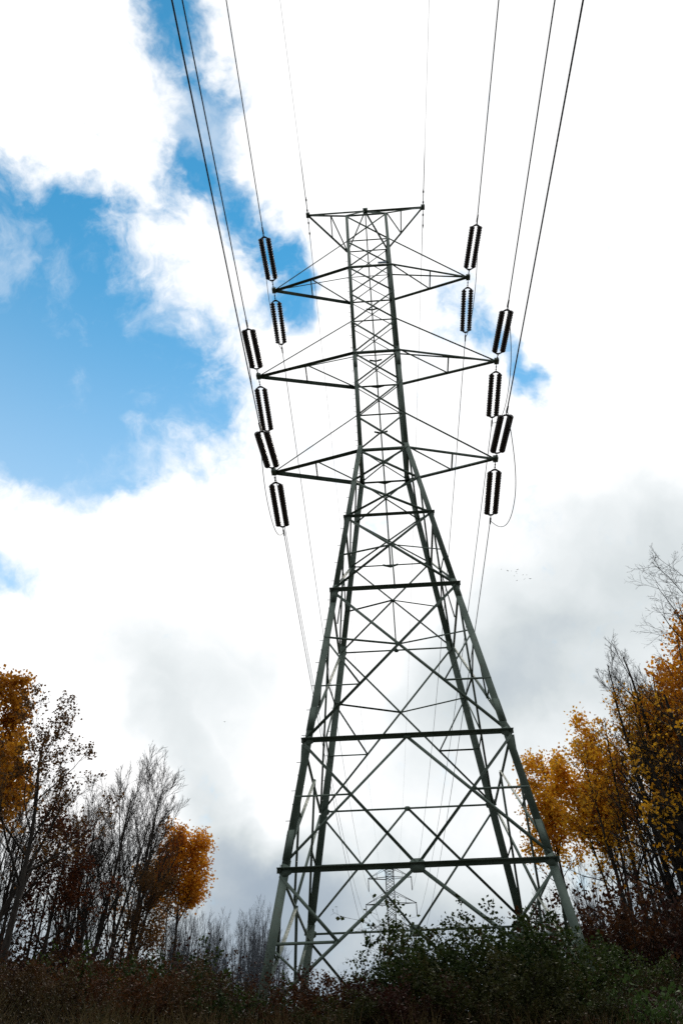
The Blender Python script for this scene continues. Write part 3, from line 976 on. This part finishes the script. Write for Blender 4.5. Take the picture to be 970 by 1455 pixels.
# leaning trunk crossing behind it
put_tree('leaning_tree', tree_meshes(31, 9.6, dict(stems=S1(10, 0.17, (0.55, 0.05)), w0=0.04, u0=0.01, levels=LV(10, 40, 0.30, 0.35, 7, 42, 0.5, 6, 40, 0.5, 4)), 'bark_dark'),
         -16.6, 6.2, 'dark bare tree leaning strongly to the right across the left woods')
BARE = dict(stems=S1(11, 0.16, (0.10, 0), ((0.3, 0.22, 0.95), (2.6, 0.18, 0.9), (4.6, 0.2, 0.85))), w0=0.03, u0=0.03,
            levels=LV(10, 30, 0.38, 0.26, 8, 29, 0.55, 7, 26, 0.56, 3, 23, 0.6, up1=0.07, up2=0.06, up3=0.05, w=0.045))
for q_ in BARE['levels'][1:]: q_['rmin'] = q_['rmin'] * 1.35
put_tree('bare_tree', tree_meshes(41, 12.4, BARE, 'bark_dark'), -13.7, 13.0, 'bare many stemmed tree with fine upward twigs behind the half bare tree')
BARE2 = dict(stems=S1(11, 0.15, (0.05, 0), ((0.1, 0.16, 0.95), (3.0, 0.12, 0.9))), w0=0.03, u0=0.03,
             levels=LV(13, 28, 0.36, 0.24, 8, 29, 0.55, 7, 26, 0.56, 4, 23, 0.6, up1=0.07, up2=0.06, up3=0.05, w=0.045))
for q_ in BARE2['levels'][1:]: q_['rmin'] = q_['rmin'] * 1.35
B2A = tree_meshes(43, 12.4, BARE2, 'bark_dark')
put_tree('bare_tree', B2A, -13.5, 17.3, 'bare fan shaped tree rising left of the small round orange tree', scale=1.05)
put_tree('bare_tree', B2A, -17.6, 12.0, 'bare tree standing behind the left orange tree', rz=1.0, scale=0.9)
put_tree('bare_tree', B2A, -15.6, 16.0, 'bare tree between the two bare fans of the left woods', rz=2.6, scale=0.88)
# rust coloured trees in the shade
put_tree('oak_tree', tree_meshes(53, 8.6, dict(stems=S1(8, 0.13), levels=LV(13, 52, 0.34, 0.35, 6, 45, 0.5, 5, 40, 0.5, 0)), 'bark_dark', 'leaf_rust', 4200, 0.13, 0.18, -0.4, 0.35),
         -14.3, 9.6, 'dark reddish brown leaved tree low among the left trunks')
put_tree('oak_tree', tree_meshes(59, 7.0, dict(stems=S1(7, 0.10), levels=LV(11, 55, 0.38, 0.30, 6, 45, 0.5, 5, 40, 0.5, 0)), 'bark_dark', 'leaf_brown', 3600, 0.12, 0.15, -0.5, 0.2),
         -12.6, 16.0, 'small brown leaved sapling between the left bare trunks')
# the small round orange tree
L6 = tree_meshes(64, 10.5, dict(stems=S1(9.4, 0.13, (0.02, 0)), w0=0.025, levels=LV(22, 54, 0.225, 0.55, 7, 46, 0.5, 6, 44, 0.5, 0, up1=0.09, taper=0.25)), 'bark_dark',
         'leaf_honey', 11500, 0.165, 0.22, -1.3, 0.56)
put_tree('maple_tree', L6, -12.66, 23.8, 'small round crowned orange tree standing clear of the left woods')
put_tree('maple_tree', tree_meshes(67, 9.4, dict(stems=S1(9, 0.11), levels=LV(11, 40, 0.30, 0.40, 7, 45, 0.5, 6, 42, 0.5, 3)), 'bark_brown', 'leaf_amber', 1800, 0.15, 0.16, 0.1, 0.40),
         -15.8, 27.2, 'thin tree with few orange leaves left of the small round orange tree')

# ------------------------------------------------------------------ trees on the right
put_tree('poplar_tree', tree_meshes(71, 13.2, dict(stems=S1(13, 0.15, (0, 0), ((0.4, 0.09, 0.86), (3.4, 0.10, 0.80), (1.9, 0.08, 0.72))), w0=0.03, u0=0.05,
         levels=LV(13, 46, 0.21, 0.48, 6, 42, 0.5, 6, 42, 0.5, 0, up1=0.08)), 'bark_brown', 'leaf_gold', 12500, 0.165, 0.22, -0.5, 0.52), 9.3, 13.9,
         'golden leaved tree with slim trunks right of the tower')
put_tree('poplar_tree', tree_meshes(73, 12.6, dict(stems=S1(12, 0.13, (0, 0), ((3.2, 0.10, 0.84),)), w0=0.03, u0=0.05,
         levels=LV(11, 48, 0.20, 0.52, 6, 42, 0.5, 6, 42, 0.5, 0, up1=0.08)), 'bark_brown', 'leaf_gold', 6500, 0.165, 0.20, -0.2, 0.50), 7.9, 17.4,
         'slender golden tree nearest the tower on its right')
put_tree('bare_tree', tree_meshes(79, 15.8, dict(stems=S1(15, 0.25, (0.02, 0), ((2.6, 0.12, 0.97), (0.5, 0.08, 0.93), (4.0, 0.07, 0.9))), w0=0.025, u0=0.04,
         levels=LV(14, 34, 0.22, 0.36, 8, 36, 0.5, 7, 34, 0.5, 4, 30, 0.55, up1=0.10, up2=0.06, w=0.07)), 'bark_dark', 'leaf_gold', 2600, 0.14, 0.14, -0.2, 0.42, keep=lambda c: c[:, 2] < 12.8), 10.7, 9.5,
         'tall bare topped tree rising above the golden trees on the right')
put_tree('maple_tree', tree_meshes(83, 15.4, dict(stems=S1(15, 0.21, (0, 0), ((1.0, 0.08, 0.9),)), w0=0.03, levels=LV(18, 46, 0.24, 0.40, 7, 42, 0.5, 6, 40, 0.5, 0, up1=0.05)), 'bark_grey',
         'leaf_honey', 12500, 0.165, 0.24, 0.0, 0.52), 13.0, 8.5, 'big orange leaved tree cut by the right edge of the picture')
put_tree('maple_tree', tree_meshes(89, 14.4, dict(stems=S1(15, 0.17), w0=0.03, levels=LV(20, 44, 0.24, 0.42, 7, 42, 0.5, 6, 40, 0.5, 0, up1=0.05)), 'bark_brown',
         'leaf_gold', 11000, 0.165, 0.24, -0.2, 0.52), 12.9, 13.2, 'golden orange tree behind the tall bare topped tree')
R4 = tree_meshes(97, 16.6, dict(stems=S1(15, 0.22), w0=0.03, levels=LV(18, 50, 0.36, 0.40, 8, 42, 0.5, 7, 40, 0.5, 4, up1=0.06, w=0.12)), 'bark_dark')
put_tree('bare_tree', R4, 12.6, 2.4, 'bare tree whose highest twigs enter at the right edge')
put_tree('dead_tree', tree_meshes(101, 11.6, dict(stems=S1(11, 0.34, (0.02, 0), ((3.0, 0.28, 0.8), (0.2, 0.2, 0.8))), w0=0.05, u0=0.03,
         levels=LV(10, 50, 0.34, 0.30, 7, 45, 0.5, 6, 42, 0.5, 4, up1=0.03, w=0.16)), 'bark_dark'), 10.8, 6.5, 'dark crooked bare tree low on the right with arching limbs')
put_tree('dead_tree', tree_meshes(103, 10.4, dict(stems=S1(10, 0.36, (-0.05, 0), ((3.3, 0.2, 0.85),)), w0=0.05, u0=0.03,
         levels=LV(10, 50, 0.32, 0.35, 7, 45, 0.5, 6, 42, 0.5, 4, up1=0.03, w=0.16)), 'bark_dark', 'leaf_gold', 900, 0.14, 0.1, 0.2, 0.3), 10.3, 4.2,
         'thick dark forked trunk in the lower right corner woods')
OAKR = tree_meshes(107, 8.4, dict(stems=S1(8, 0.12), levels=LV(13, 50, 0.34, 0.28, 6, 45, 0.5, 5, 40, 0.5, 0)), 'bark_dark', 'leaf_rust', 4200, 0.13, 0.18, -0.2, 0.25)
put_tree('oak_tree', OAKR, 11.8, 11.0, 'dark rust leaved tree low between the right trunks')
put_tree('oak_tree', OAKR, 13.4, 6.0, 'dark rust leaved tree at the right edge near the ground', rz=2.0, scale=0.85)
DKT = tree_meshes(113, 13.0, dict(stems=S1(12, 0.26, (0.02, 0), ((2.8, 0.14, 0.95), (5.4, 0.16, 0.9))), w0=0.045, u0=0.035,
      levels=LV(11, 40, 0.30, 0.30, 8, 40, 0.5, 6, 38, 0.52, 4, 34, 0.55, up1=0.06, w=0.11)), 'bark_dark')
put_tree('bare_tree', DKT, 9.7, 6.6, 'dark bare trunk group in front of the golden trees', scale=0.80)
put_tree('bare_tree', DKT, 11.9, 9.2, 'dark bare tree below the tall bare topped tree', rz=2.2, scale=1.05)
put_tree('bare_tree', tree_meshes(109, 12.0, dict(stems=S1(12, 0.15, (0.0, 0), ((2.9, 0.10, 0.9),)), w0=0.03, u0=0.04, levels=LV(12, 36, 0.22, 0.30, 7, 40, 0.5, 6, 40, 0.5, 4, up1=0.08)), 'bark_dark',
         'leaf_gold', 1500, 0.15, 0.12, 0.0, 0.35), 8.9, 9.8, 'slim dark trunk with a few gold leaves beside the right tower leg')

# far rows of bare trees
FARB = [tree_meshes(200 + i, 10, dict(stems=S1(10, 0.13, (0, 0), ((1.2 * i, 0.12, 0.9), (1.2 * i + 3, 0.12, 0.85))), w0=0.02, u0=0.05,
        levels=LV(12, 24, 0.34, 0.20, 7, 28, 0.5, 7, 28, 0.55, 0, up1=0.08, up2=0.06, w=0.05)), 'bark_hazed') for i in range(3)]
rr_ = random.Random(5)
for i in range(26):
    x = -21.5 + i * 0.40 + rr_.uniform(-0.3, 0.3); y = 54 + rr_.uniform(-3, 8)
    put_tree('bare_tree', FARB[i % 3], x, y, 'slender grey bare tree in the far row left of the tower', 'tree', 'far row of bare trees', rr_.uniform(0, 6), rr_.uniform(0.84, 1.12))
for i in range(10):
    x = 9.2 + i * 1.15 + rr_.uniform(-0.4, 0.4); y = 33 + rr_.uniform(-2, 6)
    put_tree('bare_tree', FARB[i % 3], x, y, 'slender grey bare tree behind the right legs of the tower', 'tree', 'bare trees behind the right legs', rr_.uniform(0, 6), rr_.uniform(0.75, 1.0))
# thin trunks inside both woods
THIN = [tree_meshes(230 + i, 10, dict(stems=S1(10, 0.10, (0, 0)), w0=0.03, u0=0.04, levels=LV(12, 40, 0.22, 0.22, 7, 40, 0.5, 6, 40, 0.5, 3)), 'bark_dark') for i in range(3)]
for i, (x, y, s) in enumerate([(-19.5, 15, 1.0), (-16.8, 18, 1.05), (-15.4, 10.8, 0.8), (-14.6, 20.5, 1.0), (-18.6, 9.5, 0.9), (-12.4, 20.0, 0.72), (-17.8, 24, 1.0), (-20.5, 20, 1.1), (-13.6, 25.5, 0.75),
                               (-15.0, 7.0, 0.75), (-13.0, 10.0, 0.7), (-16.2, 13.5, 0.85), (-14.0, 14.6, 0.85), (-17.2, 8.4, 0.8), (-18.0, 20.5, 1.0)]):
    put_tree('young_tree', THIN[i % 3], x, y, 'thin dark trunk standing inside the left woods', 'tree', 'thin trunks in the left woods', i * 1.3, s)
for i, (x, y, s) in enumerate([(11.2, 14.5, 1.2), (13.5, 11.5, 1.2), (14.6, 6.5, 1.1), (10.0, 16.0, 1.0), (12.0, 5.6, 0.9), (15.5, 13.0, 1.3), (9.9, 12.0, 1.0), (14.2, 16.0, 1.2),
                               (12.6, 9.6, 1.1), (11.0, 8.0, 0.95), (11.5, 17.5, 1.1), (13.2, 13.8, 1.1), (9.4, 7.4, 0.8), (12.9, 4.4, 0.9)]):
    put_tree('young_tree', THIN[i % 3], x, y, 'thin dark trunk standing inside the right woods', 'tree', 'thin trunks in the right woods', i * 1.7, s)

# ------------------------------------------------------------------ shrubs
def shrub_meshes(seed, hgt_, wid, nst, nleaf, lsize, leaf_m, bark_m='bark_brown', curl=-0.02, jit=0.06, clump=-9):
    rng = np.random.default_rng(seed)
    st = []
    for i in range(nst):
        a = rng.uniform(0, 6.28); q = rng.uniform(0, 1) ** 0.6 * wid * 0.45
        st.append(((q * math.cos(a), q * math.sin(a), -0.05), (0.5 * math.cos(a) * rng.uniform(0.2, 1.2), 0.5 * math.sin(a) * rng.uniform(0.2, 1.2), 1), hgt_ * rng.uniform(0.6, 1.15), 0.016))
    lv = build_plants(rng, dict(stems=st, n0=8, w0=0.10, u0=0.0, c0=curl, levels=[
        dict(m=6, ang=48, ratio=0.42, t0=0.15, n=5, w=0.14, up=0.02, rmin=0.005, rr=0.6),
        dict(m=4, ang=45, ratio=0.5, t0=0.15, n=4, w=0.15, up=0.0, rmin=0.003, rr=0.6)]))
    top = max(np.quantile(P[..., 2], 0.995) for P, _ in lv)
    k = hgt_ / top
    lv = [(P * np.array([k, k, k]), r) for P, r in lv]
    stem = poly_mesh('stems', lv, [5, 3, 3], bark_m)
    v, f = leaves_on(rng, lv, nleaf, lsize, jit, clump)
    v[:, 2] = np.maximum(v[:, 2], 0.02)
    return stem, mesh_np('foliage', v, [f], leaf_m)

def put_shrub(name, meshes, x, y, label, rz=0.0, sc=(1, 1, 1), group=None):
    t = thing(name, label, 'shrub', (x, y, float(hgt(x, y)) - 0.03), group, rz)
    t.scale = sc
    link('stems', meshes[0], t)
    link('foliage', meshes[1], t)
    return t

MOUND = [shrub_meshes(301, 2.2, 2.4, 34, 9000, 0.085, 'leaf_green'), shrub_meshes(302, 2.2, 2.4, 34, 9000, 0.085, 'leaf_green'),
         shrub_meshes(303, 1.6, 2.2, 30, 6500, 0.075, 'leaf_olive'), shrub_meshes(304, 1.5, 2.0, 30, 5000, 0.075, 'leaf_red')]
mound = [
 (0.55, -7.6, 0, 0.80, 'tallest dark green bramble mound in front of the tower'),
 (1.50, -7.8, 1, 0.78, 'dark green bramble just right of the tallest mound'),
 (2.35, -8.3, 0, 0.62, 'dark green bramble at the right end of the mound by the right leg'),
 (-0.45, -8.0, 1, 0.55, 'dark green bramble on the left shoulder of the mound'),
 (-1.45, -8.4, 3, 0.64, 'reddish bramble sloping down left of the mound'),
 (0.9, -9.6, 2, 0.78, 'olive green bush in front of the bramble mound'),
 (1.9, -10.0, 2, 0.58, 'low olive bush at the bottom edge right of the middle'),
 (-0.5, -9.8, 3, 0.62, 'dark reddish bush at the foot of the bramble mound'),
 (-1.5, -9.9, 2, 0.50, 'low olive bush left of the foot of the mound'),
 (3.2, -8.9, 3, 0.42, 'reddish bramble at the foot of the right tower leg'),
]
for i, (x, y, v, s, lab) in enumerate(mound):
    put_shrub('bramble_bush', MOUND[v], x, y, lab, i * 1.9, (s * 1.05, s * 1.05, s), 'bramble mound')
# arching sprays against the sky on top of the mound
SPRAY = [shrub_meshes(311 + i, 1.9, 1.0, 7, 330, 0.085, 'leaf_green', 'bark_dark', curl=-0.05, jit=0.02) for i in range(2)]
for i, (x, y, s, lab) in enumerate([(0.22, -7.3, 1.06, 'arching leafy spray sticking out of the top of the mound'),
                                    (-0.75, -7.7, 0.66, 'arching leafy spray on the left slope of the mound'),
                                    (-1.45, -8.0, 0.62, 'low arching spray at the left foot of the mound'),
                                    (1.15, -7.3, 0.95, 'leafy spray on the right of the mound top')]):
    put_shrub('bramble_spray', SPRAY[i % 2], x, y, lab, i * 2.1, (s, s, s), 'bramble mound')

UNDER = [shrub_meshes(321, 2.0, 2.0, 22, 3400, 0.09, 'leaf_russet', 'bark_dark'), shrub_meshes(322, 1.8, 2.0, 22, 3000, 0.085, 'leaf_dun', 'bark_dark'),
         shrub_meshes(323, 1.6, 2.0, 22, 3400, 0.085, 'leaf_green', 'bark_dark'), shrub_meshes(324, 2.2, 1.8, 26, 1400, 0.08, 'leaf_red', 'bark_dark')]
UCOL = ['rust brown', 'tan brown', 'dark green', 'thin dark red']
ru = random.Random(9)
n_ = 0
for i in range(46):
    x = -20 + ru.uniform(0, 17.5); y = ru.uniform(-7.5, 12)
    if x > -5.2 and y > -6: continue
    if x > -7 and y > 2: continue
    s = ru.uniform(0.6, 1.0) * (0.75 if y < -4 else 1.2)
    put_shrub('undergrowth_shrub', UNDER[n_ % 4], x, y, f'{UCOL[n_ % 4]} shrub in the low undergrowth before the left woods', ru.uniform(0, 6), (s, s, s), f'{UCOL[n_ % 4]} shrubs before the left woods')
    n_ += 1
for i in range(34):
    x = -22 + ru.uniform(0, 10.5); y = ru.uniform(7, 26)
    s = ru.uniform(1.2, 2.0)
    put_shrub('thicket_shrub', UNDER[(n_ % 4)], x, y, f'tall {UCOL[n_ % 4]} thicket shrub between the left trunks', ru.uniform(0, 6), (s, s, s), f'{UCOL[n_ % 4]} thicket between the left trunks')
    n_ += 1
for i in range(36):
    x = ru.uniform(4.6, 17); y = ru.uniform(-8, 12)
    s = ru.uniform(0.7, 1.1) * (0.8 if y < -4 else 1.3)
    k_ = (0, 3, 1, 3, 2)[n_ % 5]
    put_shrub('undergrowth_shrub', UNDER[k_], x, y, f'{UCOL[k_]} shrub in the undergrowth before the right woods', ru.uniform(0, 6), (s, s, s), f'{UCOL[k_]} shrubs before the right woods')
    n_ += 1
for i in range(30):
    x = ru.uniform(8.3, 19); y = ru.uniform(6, 24)
    s = ru.uniform(1.3, 2.2)
    k_ = (3, 3, 0, 3)[n_ % 4]
    put_shrub('thicket_shrub', UNDER[k_], x, y, f'tall {UCOL[k_]} thicket shrub between the right trunks', ru.uniform(0, 6), (s, s, s), f'{UCOL[k_]} thicket between the right trunks')
    n_ += 1
for i, (x, y, k_, sc_, lab) in enumerate([(-2.35, -9.0, 0, 0.52, 'low russet shrub in front of the left tower legs'),
        (-3.20, -8.8, 2, 0.62, 'low dark green shrub left of the tower legs'),
        (-4.15, -8.6, 1, 0.58, 'low dull brown shrub beside the left tower leg'),
        (-2.75, -7.6, 3, 0.56, 'thin dark red shrub at the foot of the left tower leg'),
        (-5.0, -8.9, 0, 0.55, 'low russet shrub on the slope left of the tower')]):
    put_shrub('undergrowth_shrub', UNDER[k_], x, y, lab, i * 1.4, (sc_, sc_, sc_), 'low shrubs before the left legs')
BR = shrub_meshes(331, 1.3, 1.0, 12, 520, 0.11, 'leaf_bright', 'bark_dark')
put_shrub('leafy_shrub', BR, 3.45, -10.2, 'green leafy shrub in the bottom right corner', 0.4, (0.8, 0.8, 0.8))
put_shrub('leafy_shrub', BR, 2.75, -10.3, 'small green leafy shrub beside the corner shrub', 2.4, (0.55, 0.55, 0.5))
YL = shrub_meshes(333, 1.2, 1.0, 10, 320, 0.10, 'leaf_yellow', 'bark_dark')
put_shrub('leafy_shrub', YL, -8.1, -3.6, 'small yellow leaved shrub at the foot of the left woods', 0.4, (0.9, 0.9, 0.9))

# weeds over the slope
def weeds():
    rng = np.random.default_rng(77)
    n = 9000
    x = rng.uniform(-13, 9, n); y = rng.uniform(-18.5, 1.5, n)
    k = ~((x > -4.5) & (x < 4.5) & (y > -3.5))
    x, y = x[k], y[k]
    patch = np.sin(x * 1.3 + 0.4) * np.cos(y * 1.1) + 0.6 * np.sin(x * 2.9 - y * 1.7)
    n = len(x)
    base = np.stack([x, y, hgt(x, y) - 0.03], -1)
    d = norm(np.stack([rng.normal(0, 0.22, n), rng.normal(0, 0.22, n), np.ones(n)], -1))
    L = rng.uniform(0.35, 0.85, n) * (1 + 0.25 * patch)
    L = np.where(y < -14.5, L * 0.6, L * 0.8)
    P = shoot(rng, base, d, L, 5, 0.10, 0.0, -0.015)
    r = taper_r(rng.uniform(0.0035, 0.006, n), 5, 0.4)
    v1, f1 = tube_arrays(P, r, 3)
    lv, lf = leaves_on(rng, [(P, r)], 42000, 0.075, 0.045, wide=0.38)
    # seed tufts at the tips
    tips = np.repeat(P[:, -1], 4, 0)
    tv, tf = leaves_on(rng, [(np.stack([tips] * 3, 1), None)], 20000, 0.055, 0.03, wide=0.6)
    v = np.concatenate([v1, lv, tv])
    me = mesh_np('weeds', v, [f1, np.concatenate([lf + len(v1), tf + len(v1) + len(lv)])], 'weed')
    tag(link('weeds', me), 'dead brown weeds and stalks covering the slope', 'weeds', kind='stuff')
weeds()

def dry_grass():
    rng = np.random.default_rng(99)
    k = 260
    cx = rng.uniform(-9, 5.5, k); cy = rng.uniform(-14.5, -9.5, k)
    x = np.repeat(cx, 26) + rng.normal(0, 0.10, k * 26); y = np.repeat(cy, 26) + rng.normal(0, 0.10, k * 26)
    n = len(x)
    base = np.stack([x, y, hgt(x, y) - 0.02], -1)
    d = norm(np.stack([rng.normal(0, 0.30, n), rng.normal(0, 0.30, n), np.ones(n)], -1))
    L = rng.uniform(0.35, 0.85, n)
    P = shoot(rng, base, d, L, 5, 0.08, 0.0, -0.05)
    w = np.stack([rng.normal(0, 1, n), rng.normal(0, 1, n), np.zeros(n)], -1)
    w = norm(w)[:, None] * (0.007 * np.array([1.0, 1.0, 0.8, 0.5, 0.1]))[None, :, None]
    v = np.stack([P - w, P + w], 2).reshape(-1, 3)
    b = np.arange(n)[:, None] * 10 + np.arange(4)[None] * 2
    f = np.stack([b, b + 1, b + 3, b + 2], -1).reshape(-1, 4)
    me = mesh_np('dry_grass', v, [f], 'dry_grass')
    tag(link('dry_grass', me), 'tufts of dry tan grass along the bottom of the slope', 'grass', kind='stuff')
dry_grass()

# ------------------------------------------------------------------ birds
def bird_mesh():
    # body, tail and spread wings as one continuous surface
    v = [(0.20, 0, 0), (0.10, 0.045, 0.03), (0.10, -0.045, 0.03), (0.10, 0, -0.05), (-0.10, 0.04, 0.03), (-0.10, -0.04, 0.03), (-0.10, 0, -0.04), (-0.28, 0.05, 0.0), (-0.28, -0.05, 0.0),
         (0.09, 0.22, 0.10), (-0.07, 0.22, 0.09), (-0.02, 0.46, 0.05), (-0.09, 0.44, 0.05), (0.09, -0.22, 0.10), (-0.07, -0.22, 0.09), (-0.02, -0.46, 0.05), (-0.09, -0.44, 0.05)]
    f3 = [(0, 1, 2), (0, 3, 1), (0, 2, 3)]
    f4 = [(1, 4, 5, 2), (1, 3, 6, 4), (2, 5, 6, 3), (4, 7, 8, 5), (1, 9, 10, 4), (9, 11, 12, 10), (2, 5, 14, 13), (13, 14, 16, 15)]
    f3b = [(4, 6, 7), (6, 8, 7), (5, 8, 6)]
    return mesh_np('bird', np.array(v), [np.array(f3 + f3b), np.array(f4)], 'feather')
BM = bird_mesh()
rb = random.Random(3)
BP = [(19.65, 83.35, 76.81), (20.58, 83.17, 76.35), (21.10, 83.07, 76.17), (22.09, 82.87, 76.23), (21.82, 82.92, 75.88), (21.38, 83.01, 75.15), (21.87, 82.91, 75.53),
      (22.78, 82.72, 75.06), (23.30, 82.60, 74.94), (22.86, 82.70, 74.23), (23.71, 82.51, 74.11), (21.67, 82.95, 74.21)]
for p in BP:
    b = link('bird', BM)
    b.location = p
    s = rb.uniform(0.25, 0.55)
    b.scale = (s, s, s)
    b.rotation_euler = (rb.uniform(-0.5, 0.5), rb.uniform(-0.3, 0.3), rb.uniform(0, 6.28))
    tag(b, 'tiny dark bird in the small flock right of the tower', 'bird', 'flock of birds')
b = link('bird', BM)
b.location = (-20.2, 68.2, 45.66); b.scale = (0.45,) * 3; b.rotation_euler = (0.3, 0.1, 1.0)
tag(b, 'single tiny bird in the grey sky left of the tower', 'bird')
